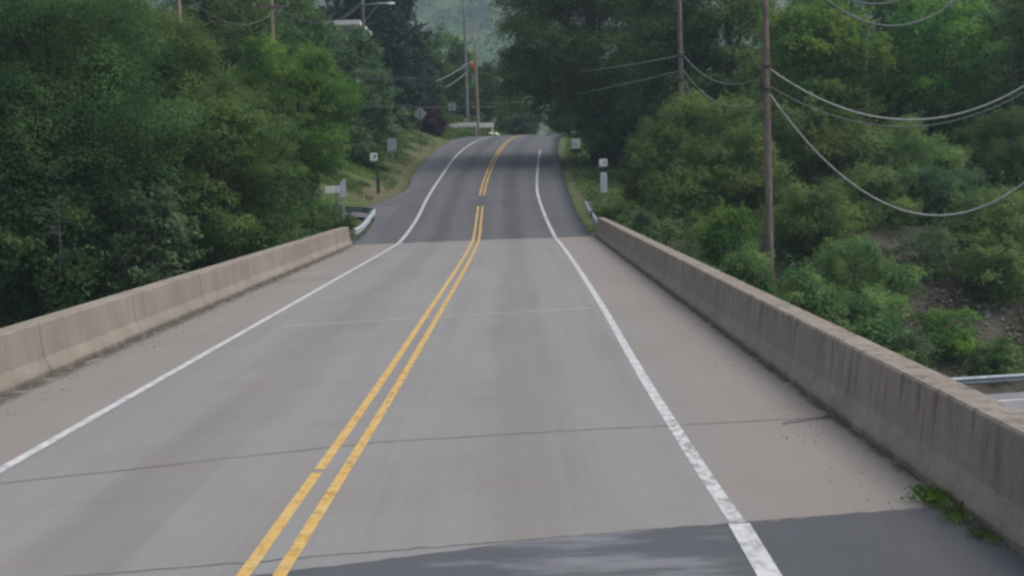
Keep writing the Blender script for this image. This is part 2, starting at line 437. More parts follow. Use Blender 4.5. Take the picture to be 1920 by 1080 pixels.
# ------------------------------------------------------------------ roads
def ribbon(name, ys, left, right, zf, mat, parent=None, n=2, skirt=0.0, wear=None, across=None):
    """sheet between x=left(y) and x=right(y)"""
    mb = MB(); att = []; acr = []
    m = len(ys)
    for y, a, b in zip(ys, left, right):
        for k in range(n):
            x = a+(b-a)*k/(n-1); mb.v.append((x, y, zf(x, y)))
            acr.append(x-float(XC(min(max(y, -40), 229))))
    att = [0.0]*len(mb.v) if wear is None else [float(wear(p[1])) for p in mb.v]
    for i in range(m-1):
        for k in range(n-1):
            o = i*n+k; mb.f.append((o, o+1, o+n+1, o+n))
    if skirt:
        for k in (0, n-1):
            o = len(mb.v)
            for i in range(m):
                x, y, z = mb.v[i*n+k]; mb.v.append((x+(.15 if k else -.15), y, z-skirt)); att.append(0.0); acr.append(0.0)
            for i in range(m-1):
                q = (i*n+k, (i+1)*n+k, o+i+1, o+i)
                mb.f.append(q if k == 0 else q[::-1])
    return mb.build(name, mat, parent, True, {'wear': att, 'across': acr})

XB_L, XB_R = -7.08, 3.52                           # barrier feet
J0, JE = 11.3, 66.1                                # deck ends (skew coordinate)
deck = MB()
def skp(x, v): return v+SK*x
xs = np.linspace(XB_L-.4, XB_R+.4, 12); vsN = np.linspace(J0-2.0, JE, 40)
top = [[(x, skp(x, v), 0.0) for x in xs] for v in vsN]
for row in top: deck.v += row
for i in range(39):
    for k in range(11):
        o = i*12+k; deck.f.append((o, o+1, o+13, o+12))
bridge_deck = tag(deck.build('bridge_deck', M['deck'], None, True), kind='structure')
# near approach: dark asphalt
ys = list(np.linspace(-30, 9, 20))
near = MB(); xs2 = np.linspace(-9.5, 5.5, 151); NX = 151; jr = np.random.default_rng(9).normal(size=151)*.012
vsn = list(np.linspace(-34, J0, 30))
for v in vsn: near.v += [(x, skp(x, v) + .19*min(x-.2, 0)*max(0, (v+34)/(J0+34)) + (.010*math.sin(x*2.3)+.008*math.sin(x*7.1+1)+jr[q] if v == J0 else 0), .004) for q, x in enumerate(xs2)]
for i in range(29):
    for k in range(NX-1):
        o = i*NX+k; near.f.append((o, o+1, o+NX+1, o+NX))
near_road = tag(near.build('near_road', M['asphalt_near'], None, True, {'across': [0.0]*len(near.v), 'wear': [0.0]*len(near.v)}), kind='structure')
# far road climbing to the crest
far = MB(); fa = []; N = 14
fy = list(np.linspace(66.1, 200, 110))
def zroad(x, y): return float(ZR(y)) + .004
for i, y in enumerate(fy):
    a, b = float(XL(y)), float(XRt(y))
    for k in range(N):
        x = a+(b-a)*k/(N-1)
        yy = y+(SK*x if i == 0 else SK*x*max(0, 1-(y-66.1)/12))
        far.v.append((x, yy, float(ZR(yy))+.004)); fa.append(x-float(XC(min(yy, 229))))
for i in range(len(fy)-1):
    for k in range(N-1):
        o = i*N+k; far.f.append((o, o+1, o+N+1, o+N))
for k in (0, N-1):
    o = len(far.v)
    for i in range(len(fy)):
        x, y, z = far.v[i*N+k]; far.v.append((x+(.2 if k else -.2), y, z-.5)); fa.append(0.0)
    for i in range(len(fy)-1):
        q = (i*N+k, (i+1)*N+k, o+i+1, o+i); far.f.append(q if k else q[::-1])
far_road = tag(far.build('far_road', M['asphalt_far'], None, True, {'across': fa}), kind='structure')
# driveway joining on the left
dv = MB(); D = 9
dx = np.linspace(-6.9, -17, 14)
for x in dx:
    for k in range(D):
        y = 82.3+4.6*k/(D-1) + (2.2*(k/(D-1)-.5)*max(0, (x+9.5)/2.6))
        dv.v.append((x, y+(-6.9-x)*.10, max(gz(x, y+(-6.9-x)*.10)+.08, float(ZR(y))-.01 if x > -8 else -9)))
for i in range(len(dx)-1):
    for k in range(D-1):
        o = i*D+k; dv.f.append((o, o+D, o+D+1, o+1))
tag(dv.build('driveway', M['drive'], None, True, {'across': [0.0]*len(dv.v)}), kind='structure')

# painted lines (children of the road they lie on)
zd = lambda x, y: .004
zf2 = lambda x, y: float(ZR(y)) + .009
def wear_fn(kind):
    def f(y):
        if kind == 'wr': return .8 if 12.5 < y < 16.5 else (.6 if y < 12.5 else .35)
        if kind == 'y': return .3
        return .5
    return f
def line(name, parent, y0, y1, off, w, mat, wear, near_=False, cut=None, base=None, step=.6):
    ys = list(np.arange(y0, y1, step))+[y1]
    c = [float(XC(y) if base is None else base(y))+off for y in ys]
    z = (lambda x, y: .009) if near_ else (zd if parent is bridge_deck else zf2)
    return ribbon(name, ys, [a-w/2 for a in c], [a+w/2 for a in c], z, M[mat], parent, 2, 0, wear)
xlw = hermite([10, 20, 45, 60, 66, 80, 93, 112, 128, 140, 150, 165, 190], [-5.27, -5.24, -5.16, -5.12, -5.16, -5.3, -5.4, -5.2, -4.75, -3.95, -2.95, -1.2, 3.2])
xrw = hermite([10, 11.6, 17, 32, 66, 80, 93, 112, 128, 145, 160], [1.72, 1.69, 1.67, 1.77, 1.74, 1.58, 1.42, 1.76, 2.25, 3.1, 4.2])
xrw_n = hermite([-20, 6, 11.6], [1.45, 1.62, 1.69])
ye = lambda x: JE+SK*x
line('yellow_line', bridge_deck, 10.92, 14.2, -.132, .105, 'yellow_line', wear_fn('y'))
line('yellow_line', bridge_deck, 14.36, ye(-1.9), -.132, .105, 'yellow_line', wear_fn('y'))
line('yellow_line', bridge_deck, 10.95, ye(-1.65), .132, .105, 'yellow_line', lambda y: .5)
line('edge_line', bridge_deck, 10.2, ye(-5.15), 0, .12, 'white_line', lambda y: .35, base=xlw)
line('edge_line', bridge_deck, 11.68, ye(1.74), 0, .13, 'white_line', wear_fn('wr'), base=xrw)
line('edge_line', near_road, -8, 11.62, 0, .17, 'white_line', lambda y: .45, near_=True, base=xrw_n)
line('yellow_line', near_road, -8, 10.9, -.132, .105, 'yellow_line', wear_fn('y'), near_=True)
line('yellow_line', near_road, -8, 10.93, .132, .105, 'yellow_line', wear_fn('y'), near_=True)
for y0, y1 in ((ye(-1.8)+.03, 86.5), (93, 168)):
    line('yellow_line', far_road, y0, y1, -.125, .12, 'yellow_line', lambda y: .75, step=1.2)
    line('yellow_line', far_road, y0, y1, .125, .12, 'yellow_line', lambda y: .75, step=1.2)
line('edge_line', far_road, ye(-5.1)+.03, 185, 0, .17, 'white_line', lambda y: .55, base=xlw, step=1.2)
for y0, y1, w in ((ye(1.74)+.03, 78.6, .6), (79.0, 97, .5), (97, 104, 1.0), (104, 130, .8)):
    line('edge_line', far_road, y0, y1, 0, .16, 'white_line', (lambda w: lambda y: w)(w), base=xrw, step=1.0)
# deck seams
def seam(name, pts, w, mat):
    mb = MB(); rng = np.random.default_rng(3)
    P = []
    for (x0, y0), (x1, y1) in zip(pts, pts[1:]):
        for t_ in np.linspace(0, 1, 24, endpoint=False): P.append((x0+(x1-x0)*t_, y0+(y1-y0)*t_))
    P.append(pts[-1])
    for x, y in P:
        a = w*rng.uniform(.5, 1.2)/2; dy = rng.normal()*.012
        mb.v += [(x, y+dy-a, .002), (x, y+dy+a, .002)]
    for i in range(len(P)-1): mb.f.append((2*i, 2*i+2, 2*i+3, 2*i+1))
    return mb.build(name, M[mat], bridge_deck)
seam('deck_seam', [(-7.0, 12.9), (-5.02, 14.13), (-1.59, 15.77), (.5, 16.15), (3.45, 16.52)], .045, 'seam')
seam('deck_seam', [(x, J0+SK*x+.012) for x in np.linspace(-6.9, 3.4, 6)], .035, 'seam')
seam('deck_seam', [(-4.71, 28.99), (1.54, 31.02)], .10, 'seam_pale')
seam('deck_seam', [(-7.0, 42.2), (-5.3, 42.9)], .22, 'seam')
seam('deck_seam', [(1.9, 52.9), (3.4, 53.3)], .18, 'seam')
seam('deck_seam', [(2.85, 16.2), (3.5, 16.6)], .16, 'seam')
# gutter dirt along the barrier feet
for x0, w, y0, y1, nm in ((XB_L, .34, 8, 64, 'l'), (XB_R, -.13, 12.3, 66.5, 'r')):
    ys = list(np.arange(y0, y1, .5)); mb = MB(); wv = []
    for y in ys:
        for k, a in enumerate((.8, .5, 0.0)):
            mb.v.append((x0+w*k/2, y, .003)); wv.append(a)
    for i in range(len(ys)-1):
        for k in range(2):
            o = i*3+k; mb.f.append((o, o+1, o+4, o+3) if w > 0 else (o+1, o, o+3, o+4))
    mb.build('gutter_dirt', M['dirt'], bridge_deck, False, {'wear': wv})

# highway underneath
hw = MB(); hwz = -5.86
for i, X in enumerate(np.linspace(-160, 160, 40)):
    for k, v in enumerate((27, 51.6)): hw.v.append((X, v+SK*X, hwz))
for i in range(39): hw.f.append((2*i, 2*i+2, 2*i+3, 2*i+1))
highway = tag(hw.build('highway', M['highway'], None, False, {'across': [0.0]*80}), kind='structure')
for v, w in ((50.0, .24), (46.4, .2), (32.0, .2), (28.6, .22)):
    mb = MB()
    for i, X in enumerate(np.linspace(-160, 160, 40)):
        for dv_ in (-w/2, w/2): mb.v.append((X, v+dv_+SK*X, hwz+.005))
    for i in range(39): mb.f.append((2*i, 2*i+2, 2*i+3, 2*i+1))
    mb.build('edge_line', M['white_line'], highway, False, {'wear': [.2]*80})

# bridge structure under the deck
br = thing('overpass_bridge', 'concrete overpass carrying the road over the highway', 'bridge', (0, 0, 0))
mb = MB()
def skbox(mb, x0, x1, v0, v1, z0, z1):
    P = [(x, v+SK*x, z) for z in (z0, z1) for v in (v0, v1) for x in (x0, x1)]
    mb.add(P, [(0, 2, 3, 1), (4, 5, 7, 6), (0, 1, 5, 4), (2, 6, 7, 3), (0, 4, 6, 2), (1, 3, 7, 5)])
skbox(mb, XB_L-.42, XB_R+.42, J0+.02, JE-.02, -.26, -.006); mb.build('slab', M['barrier'], br)
for x in (-6.6, -4.4, -2.2, 0, 2.9):
    mb = MB(); skbox(mb, x-.2, x+.2, J0+9, JE-1.5, -1.3, -.262); mb.build('girder', M['barrier'], br)
for v in (21.5, 65):
    mb = MB(); skbox(mb, XB_L-.3, XB_R+.3, v-.6, v+.6, -7, -1.303); mb.build('abutment', M['barrier'], br)
for x in (-5.5, -1.8, 1.9):
    mb = MB(); mb.tube([(x, 38+SK*x, -7), (x, 38+SK*x, -2.1)], .45, 14); mb.build('pier', M['barrier'], br, True)
mb = MB(); skbox(mb, XB_L, XB_R, 37.4, 38.6, -2.1, -1.304); mb.build('pier_cap', M['barrier'], br)

# concrete parapets: a chain of cast lengths with open joints
def barrier(side, y0, y1, joints, label):
    s = 1 if side > 0 else -1
    x0 = XB_R if s > 0 else XB_L
    prof = [(0, -.05), (0, .07), (.10, .27), (.155, .775), (.175, .80), (.475, .80), (.495, .78), (.495, -.25), (0.0, -.25)]
    mb = MB(); ends = [y0]+joints+[y1]
    for a, b in zip(ends, ends[1:]):
        ga, gb = (.013 if a != y0 else 0), (.013 if b != y1 else 0)
        yy = np.linspace(a+ga, b-gb, max(2, int((b-a)/.8)+1))
        o = len(mb.v); n = len(prof)
        for j, y in enumerate(yy):
            t_ = 1.0
            for px_, pz in prof:
                mb.v.append((x0+s*px_, y, pz))
        for j in range(len(yy)-1):
            for k in range(n):
                q = (o+j*n+k, o+j*n+(k+1) % n, o+(j+1)*n+(k+1) % n, o+(j+1)*n+k)
                mb.f.append(q if s < 0 else q[::-1])
        mb.f.append(tuple(o+k for k in range(n))); mb.f.append(tuple(o+(len(yy)-1)*n+k for k in range(n-1, -1, -1)))
    # solid core behind the joints
    mb.box(*(sorted((x0+s*.2, x0+s*.46))), y0+.1, y1-.1, -.2, .74)
    o = mb.build('concrete_barrier', M['barrier'])
    return tag(o, label, 'barrier')
jl = [y for y in np.arange(-1.9+.2, 64, 6.05)]
jl = [4.3, 10.35, 16.4, 22.4, 27.9, 33.9, 40, 46.1, 52.2, 58.2]
barrier(-1, -6, 64.6, jl, 'pale sunlit concrete barrier along the left edge of the bridge, with dark vertical joints')
barrier(1, -6, 67.2, [1, 9.0, 18.2, 27.3, 36.4, 45.5, 54.6], 'rain-streaked grey-brown concrete barrier along the right edge of the bridge')

# ------------------------------------------------------------------ guard rails
def wbeam(path, h=.68, mat='galv'):
    """corrugated rail swept along a path of (x,y,z ground, side) points"""
    prof = [(0, -.155), (.03, -.13), (.08, -.09), (.08, -.05), (.0, -.02), (.0, .02), (.08, .05), (.08, .09), (.03, .13), (0, .155)]
    mb = MB(); n = len(prof); P = [Vector(p) for p in path]
    for i, p in enumerate(P):
        d = (P[min(i+1, len(P)-1)]-P[max(i-1, 0)]); d.z = 0; d.normalize()
        nrm = Vector((d.y, -d.x, 0))
        for a, z in prof: mb.v.append(tuple(p+nrm*a+Vector((0, 0, h-.155+z))))
    for i in range(len(P)-1):
        for k in range(n-1):
            o = i*n+k; mb.f.append((o, o+n, o+n+1, o+1))
    return mb
def guardrail(label, path, mat, posts, side=1, group=None, pmat='galv_dull'):
    base = path[0]
    g = thing('guardrail', label, 'guardrail', base, group)
    L = [Vector(p)-Vector(base) for p in path]
    mb = wbeam(L if side > 0 else L, mat=mat); 
    if side < 0:
        mb2 = wbeam(L[::-1]); mb = mb2
    o = mb.build('rail', M[mat], g, False)
    sm = o.modifiers.new('thick', 'SOLIDIFY'); sm.thickness = .012
    for p in posts:
        q = Vector(p)-Vector(base); b = MB(); b.box(q.x-.06, q.x+.06, q.y-.08, q.y+.08, q.z-.5, q.z+.7, .015)
        b.build('post', M[pmat], g)
    return g
def gp(x, y, dz=0): return (x, y, max(gz(x, y), -8)+dz)
zr_ = lambda y: float(ZR(y))
P = [(-7.0, 64.75, .02), (-7.05, 68, zr_(68)+.02), (-7.2, 72, zr_(72)+.02), (-7.4, 76, zr_(76)+.0), (-7.55, 80, zr_(80)-.04)]
guardrail('white galvanised guardrail continuing the left barrier beyond the bridge end', P, 'galv',
          [(-7.2, 66.7, .0), (-7.3, 70, .1), (-7.45, 74, .25), (-7.65, 79, .5)], 1)
P = [(-7.7, 80.6, .58), (-8.3, 81.2, .66), (-9.4, 81.6, .72), (-11.2, 81.9, .8)]
guardrail('short dark grey guardrail turning into the left driveway behind the white rail', P, 'galv_dull', [(-7.85, 80.9, .6), (-9.4, 81.75, .7), (-11, 82.05, .8)], 1)
P = [(3.72, 67.4, .02), (3.75, 72, zr_(72)+.02), (3.8, 77, zr_(77)), (3.86, 81, zr_(81))]
guardrail('short bright guardrail end beyond the right barrier, by the white marker panel', P, 'galv', [(3.95, 68.2, 0), (3.95, 72, .1), (4.0, 76, .3), (4.05, 80.5, .6)], -1)
P = [(X, 52.5+SK*X, -5.98) for X in np.linspace(12, 60, 20)]
guardrail('grey guardrail along the far side of the highway below the bridge', P, 'galv_dull', [(X, 52.65+SK*X, -5.98) for X in np.arange(13, 59, 3.81)], 1)

# ------------------------------------------------------------------ signs
def sign_root(name, label, px, py, y, rz=0, cat='sign', group=None):
    p = at(px, py, y); g = gz(p.x, y)
    return thing(name, label, cat, (p.x, y, g-.05), group, rz), p, g
def panel(parent, name, w, h, z, mat, dx=0, th=.02, dy=-.06, b=.03):
    m = MB(); m.box(dx-w/2, dx+w/2, dy-th, dy, z-h/2, z+h/2, b); return m.build(name, M[mat], parent)
def post(parent, h, mat, w=.06, dx=0, name='post'):
    m = MB(); m.prism([(dx-w/2, 0), (dx+w/2, 0), (dx+w/2, h), (dx-w/2, h)], -.03, .03)
    return m.build(name, M[mat], parent)
# right: square white sign over a black band and a tall reflective panel
r, p, g = sign_root('road_sign', 'small white square sign above a tall white marker panel, beyond the right barrier', 1131, 305, 78)
zc = p.z-r.location.z
post(r, zc+.1, 'galv_dull', .07)
pn = panel(r, 'sign_panel', .42, .40, zc, 'white_paint')
m = MB(); m.box(.0, .13, -.086, -.082, zc-.04, zc+.08); m.build('symbol', M['sign_back'], pn)
m = MB(); m.box(-.06, .1, -.086, -.082, zc-.13, zc-.11); m.build('text_line', M['sign_back'], pn)
panel(r, 'black_band', .34, .2, zc-.36, 'black_paint')
mk = panel(r, 'marker_panel', .33, 1.02, zc-1.02, 'lavender_panel')
m = MB()
for k in range(3): m.box(-.09+.08*k, -.065+.08*k, -.086, -.082, zc-1.47, zc-.57)
m.build('stripes', M['sign_back'], mk)
# right, further: white sign with vertical bars on a dark post
r, p, g = sign_root('road_sign', 'white sign with thin vertical bars on a dark post under the big right tree', 1080, 269, 112)
zc = p.z-r.location.z
post(r, zc+.95, 'black_paint', .12)
pn = panel(r, 'sign_panel', .66, .72, zc, 'white_paint')
m = MB()
for k in range(3): m.box(-.24+.1*k, -.205+.1*k, -.086, -.082, zc-.24, zc+.22)
m.box(.0, .24, -.086, -.082, zc-.2, zc-.17); m.build('bars', M['sign_back'], pn)
panel(r, 'dark_panel', .8, .3, zc-.56, 'black_paint')
panel(r, 'cap_plate', .42, .16, zc+.86, 'galv_dull', -.15)
# left: white square with slanted dark mark
r, p, g = sign_root('road_sign', 'small white square sign with a dark slanted mark on a dark post, left grass bank', 701, 294, 95)
zc = p.z-r.location.z
post(r, zc+.1, 'steel_dark', .10, .2)
pn = panel(r, 'sign_panel', .47, .5, zc, 'white_paint')
m = MB(); m.obox((-.02, -.085, zc-.13), (.13, -.085, zc+.1), .008, .07); m.obox((.02, -.085, zc+.09), (.16, -.085, zc+.09), .008, .06)
m.obox((.15, -.085, zc-.04), (.15, -.085, zc+.1), .008, .05); m.build('symbol', M['steel_dark'], pn)
m = MB(); m.box(.1, .3, -.05, .05, 0, 1.0, .02); m.build('post_sleeve', M['steel_dark'], r)
# left: grey back of a rectangular sign
r, p, g = sign_root('road_sign', 'grey back of a rectangular sign on a pale green post, left grass bank', 735, 271, 104)
zc = p.z-r.location.z
post(r, zc+.3, 'post_green', .09)
panel(r, 'sign_panel', .64, .86, zc, 'sign_back')
# diamond back
r, p, g = sign_root('road_sign', 'grey diamond sign seen from behind, in front of the maroon bush', 788, 213, 132)
zc = p.z-r.location.z
post(r, zc+.5, 'steel_dark', .08)
m = MB(); q = .61; m.prism([(0, zc-q), (q, zc), (0, zc+q), (-q, zc)], -.07, -.045); m.build('sign_panel', M['sign_back'], r)
m = MB(); m.box(-.04, .04, -.1, -.071, zc-.44, zc+.44); m.build('brace', M['steel_dark'], r)
# far small grey sign
r, p, g = sign_root('road_sign', 'tiny grey sign beyond the crest, between maroon bush and far poles', 848, 200, 172)
zc = p.z-r.location.z
post(r, zc+.3, 'steel_dark', .08); panel(r, 'sign_panel', .86, .84, zc, 'sign_back')
m = MB(); m.box(-.04, .04, -.1, -.081, zc-.38, zc+.38); m.build('brace', M['steel_dark'], r)
# guide board near the guardrail
r, p, g = sign_root('road_sign', 'wide cream sign board in two panels beside the left guardrail', 626, 355, 77)
zc = p.z-r.location.z
post(r, zc-.02, 'post_green', .12, .13)
panel(r, 'sign_panel', .53, .38, zc, 'pale_panel', -.17); panel(r, 'sign_panel', .27, .38, zc+.005, 'lavender_panel', .25)
# tall grey delineator
r, p, g = sign_root('marker_post', 'tall grey marker post with an angled blade, end of the left barrier', 643, 355, 70, R_(25), 'marker')
zc = p.z-r.location.z
post(r, zc+.1, 'post_green', .10)
m = MB(); m.prism([(-.15, zc-.35), (.14, zc-.35), (.14, zc+.48), (-.02, zc+.48), (-.15, zc+.3)], -.06, -.04); m.build('blade', M['sign_back'], r)

# ------------------------------------------------------------------ utility poles
def pole(label, px, y, h, r0, mat, group='utility poles along the road', base=None, lean=(0, 0)):
    p = at(px, 300, y) if base is None else base
    g = gz(p.x, y)
    t_ = thing('utility_pole', label, 'pole', (p.x, y, g-.2), group)
    m = MB(); m.tube([(lean[0]*z/h, lean[1]*z/h, z) for z in np.linspace(0, h, 9)], [r0-(r0*.35)*k/8 for k in range(9)], 14)
    m.build('shaft', M[mat], t_, True)
    return t_, Vector((p.x, y, g-.2))
def collar(root, z, r, mat='steel_dark'):
    m = MB(); m.tube([(0, 0, z-.07), (0, 0, z+.07)], r+.03, 14); m.obox((0, -r, z), (0, -r-.16, z), .07, .07)
    m.build('bracket', M[mat], root)
def crossarm(root, z, x0, x1, mat='pole_wood', brace=True):
    m = MB(); m.obox((x0, -.15, z), (x1, -.15, z), .10, .12); a = m.build('crossarm', M[mat], root)
    if brace:
        m = MB(); m.obox((0, -.15, z-.9), ((x0 if abs(x0) > abs(x1) else x1)*.6, -.15, z-.07), .03, .04); m.build('brace', M['galv_dull'], root)
    for x in np.linspace(x0+.1, x1-.1, 3):
        if abs(x) < .15: continue
        m = MB(); m.tube([(x, -.15, z+.06), (x, -.15, z+.13), (x, -.15, z+.24)], [.035, .06, .03], 8); m.build('insulator', M['galv_dull'], a, True)
p1, b1 = pole('tall dark wooden utility pole among the right shrubs, carrying the swooping cables', 1440, 62, 14, .18, 'pole_wood')
p2, b2 = pole('slimmer grey-brown utility pole in front of the big right tree', 1280, 84, 16, .17, 'pole_wood')
p3, b3 = pole('brown wooden utility pole rising above the bright left tree', 521, 90, 14.2, .17, 'pole_tan')
p4, b4 = pole('grey pole with a long white arm left of the dark conifer tops', 691, 128, 18, .17, 'pole_grey')
p5, b5 = pole('grey pole with a crossarm standing beyond the road crest', 879, 178, 15.2, .2, 'pole_grey')
p6, b6 = pole('pale tan leaning pole with a small red fixture beyond the crest', 899, 165, 11.6, .16, 'pole_tan', lean=(-.1, 0))
p7, b7 = pole('pale brown pole stub showing at the top edge between left trees', 349, 70, 15, .13, 'bark_pale')
collar(p1, at(1435, 125, 62).z-b1.z, .15); collar(p1, at(1435, 168, 62).z-b1.z, .15)
collar(p2, at(1280, 105, 84).z-b2.z, .14); collar(p2, at(1281, 150, 84).z-b2.z, .14)
crossarm(p3, at(521, 12, 90).z-b3.z, -1.1, 1.1)
za = at(691, 8, 128).z-b4.z
m = MB(); m.tube([(0, -.1, za-.1), (1.0, -.3, za), (2.2, -.4, za)], .06, 8); la = m.build('lamp_arm', M['galv_dull'], p4, True)
m = MB(); m.tube([(0, -.1, za-1.6), (1.3, -.3, za-.08)], .03, 6); m.build('brace', M['galv_dull'], p4)
m = MB(); m.tube([(2.1, -.4, za-.02), (2.3, -.4, za-.05), (2.65, -.4, za-.05), (2.75, -.4, za)], [.05, .11, .12, .05], 10); m.build('lamp_head', M['white_paint'], p4, True)
crossarm(p5, at(879, 31, 178).z-b5.z, -.25, 1.35, 'pole_grey')
zz = at(899, 122, 165).z-b6.z
m = MB(); m.box(-.62, -.2, -.25, .1, zz-.35, zz+.25, .06); o = m.build('red_fixture', M['red_paint'], p6)
m = MB(); m.tube([(-.41, -.26, zz+.02), (-.41, -.36, zz+.05)], .14, 12); m.build('visor', M['red_paint'], o)
m = MB(); m.obox((-.1, 0, zz-.05), (-.3, -.05, zz-.05), .06, .06); m.build('bracket', M['steel_dark'], p6)
m = MB(); m.box(-.75, -.3, -.2, -.1, zz+.27, zz+.45, .03); m.build('pale_plate', M['cream'], p6)

def wire(label, a, b, sag, r, mat='wire', group=None, n=26):
    """cable from world point a to b"""
    a, b = Vector(a), Vector(b)
    pts = [a.lerp(b, t_)-Vector((0, 0, sag*4*t_*(1-t_))) for t_ in np.linspace(0, 1, n)]
    m = MB(); m.tube(pts, r, 6)
    return tag(m.build('overhead_cable', M[mat], None, True), label, 'cable', group)
G = 'cables between the utility poles'
A1 = at(1437, 125, 62); A2 = at(1437, 168, 62); A1b = at(1437, 158, 62)
wire('bright thick cable, upper of the two long swoops right of the tall pole', A1, at(2040, 70, 62), 2.75, .042, 'wire', G)
wire('thin dark cable just under the upper swoop right of the tall pole', A1b, at(2040, 88, 62), 2.45, .026, 'wire_thin', G)
wire('bright cable with the deepest sag, lowest swoop from the tall pole to the right edge', A2, at(2060, 190, 62), 4.95, .04, 'wire', G)
wire('grey cable dipping into view at the top edge right of the tall pole', at(1437, -130, 62), at(1850, -60, 64), 3.1, .042, 'wire_thin', G)
wire('short pale cable arc touching the very top edge at upper right', at(1437, -150, 62), at(1840, -150, 64), 3.45, .03, 'wire_thin', G)
wire('faint cable crossing the big right tree to the thin pole, upper one', at(1280, 103, 84), at(905, 137, 165), .6, .032, 'wire', G)
wire('faint cable crossing the big right tree to the thin pole, lower one', at(1281, 131, 84), at(905, 194, 165), .5, .03, 'wire', G)
wire('short faint cable dropping right from the thin pole behind the tall pole, top one', at(1282, 104, 84), at(1437, 140, 62), .9, .03, 'wire_thin', G)
wire('faint slack cable between thin pole and tall pole, middle one', at(1282, 132, 84), at(1437, 190, 62), .95, .026, 'wire_thin', G)
wire('guy cable slanting down from the thin pole into the shrubs', at(1283, 152, 84), at(1325, 228, 80), .02, .028, 'wire_thin', G)
A5 = at(877, 118, 178)
wire('pale cable dipping left from the crest pole over the dark trees', A5, at(640, 130, 128), 2.0, .05, 'wire', G)
wire('pale lower cable dipping left from the crest pole over the dark trees', at(877, 134, 178), at(640, 142, 128), 2.3, .045, 'wire', G)
wire('thin level cable across the dome-shaped left tree, higher one', at(521, 141, 98), at(780, 146, 98), .15, .022, 'wire_thin', G)
wire('thin level cable across the dome-shaped left tree, lower one', at(521, 192, 98), at(930, 200, 98), .15, .022, 'wire_thin', G)
wire('slack cable from the brown left pole to the lamp arm pole', at(521, 14, 90), at(691, -12, 128), 1.6, .02, 'wire_thin', G)
wire('slack cable from the brown left pole toward the left trees', at(521, 14, 90), at(349, -10, 70), 1.2, .02, 'wire_thin', G)

# ------------------------------------------------------------------ vegetation
def envelope(kind, t):
    if kind == 'round': return np.sqrt(np.clip(1-(2*t-1)**2, 0, 1))**.8
    if kind == 'maple': return np.clip(np.sin(np.pi*np.clip(t*.86+.12, 0, 1)), 0, 1)**.6
    if kind == 'dome': return np.clip(1-t**2.4, 0, 1)**.62*np.clip(.78+1.6*t, 0, 1)
    if kind == 'cone': return np.clip(1-t, 0, 1)**.85*np.clip(.6+4*t, 0, 1)
    if kind == 'column': return np.clip(np.sin(np.pi*np.clip(t*.9+.08, 0, 1)), 0, 1)**.4
    return np.ones_like(t)
def crown_points(kind, W, Hc, rng, leaf, dens=1.0, clump=None):
    """leaf positions and normals through the volume of a crown standing on z=0"""
    area = math.pi*W*(Hc*.8+W*.35)
    rc = clump or (.13*W+.28)
    nc = int(np.clip(area/(rc*rc*1.25), 14, 420))
    C = []; ph = rng.uniform(0, 6.28, 3)
    while len(C) < nc:
        t_ = rng.uniform(0, 1); R = envelope(kind, np.array([t_]))[0]*W/2
        if R < .05 or rng.uniform() > (R/(W/2))**.8+.1: continue
        a = rng.uniform(0, 2*math.pi); rr = R*math.sqrt(rng.uniform(.3, 1.0))*rng.uniform(.82, 1.1)
        lob = 1+.14*math.sin(3*a+ph[0]+t_*4)+.10*math.sin(5*a+ph[1]-t_*7)
        C.append((rr*lob*math.cos(a), rr*lob*math.sin(a), t_*Hc*(1+.07*math.sin(2*a+ph[2])), rc*rng.uniform(.5, 1.4)))
    C = np.array(C)
    per = (C[:, 3]/rc)**2*dens*3.4*rc*rc/(leaf*leaf*.42)
    cnt = np.maximum(per.astype(int), 8)
    i = np.repeat(np.arange(nc), cnt); n = len(i)
    d = unit(rng.normal(size=(n, 3))); d[:, 2] = np.where(rng.uniform(size=n) < .65, np.abs(d[:, 2]), d[:, 2])
    rad = C[i, 3:4]*(rng.uniform(.25, 1.0, size=(n, 1))**.45)*rng.uniform(.9, 1.12, size=(n, 1))
    # sub-clumps: ragged tufts on every clump
    off = d*rad*np.array([1, 1, .62])
    wob = .16*rc*np.sin(off[:, [1, 2, 0]]*(5.2/rc)+C[i, :1]*9)
    P = C[i, :3]+off+wob
    if kind == 'cone': P[:, 2] -= .25*np.linalg.norm(P[:, :2], axis=1)*.6
    Nn = unit(d*1.0+rng.normal(size=(n, 3))*.42+np.array([0, 0, .4]))
    # leafy shoots that break the outline
    ns = int(nc*1.5); k = rng.integers(nc, size=ns)
    dd = unit(C[k, :3]-np.array([0, 0, Hc*.35])+rng.normal(size=(ns, 3))*.6*W*.3); dd[:, 2] = np.abs(dd[:, 2])*.7+.25; dd = unit(dd)
    Ls = C[k, 3]*rng.uniform(1.0, 1.75, ns); m_ = int(np.clip(26*dens, 8, 40))
    u = rng.uniform(.35, 1, (ns, m_)); 
    S = C[k, None, :3]+dd[:, None, :]*(Ls[:, None]*u)[..., None]*np.array([1, 1, .8])+rng.normal(size=(ns, m_, 3))*(.16*(1.15-u)*C[k, 3][:, None]+.03)[..., None]
    P = np.vstack([P, S.reshape(-1, 3)]); Nn = np.vstack([Nn, unit(rng.normal(size=(ns*m_, 3))*.6+np.array([0, 0, .5])+dd.repeat(m_, 0)*.5)])
    return P, Nn, C
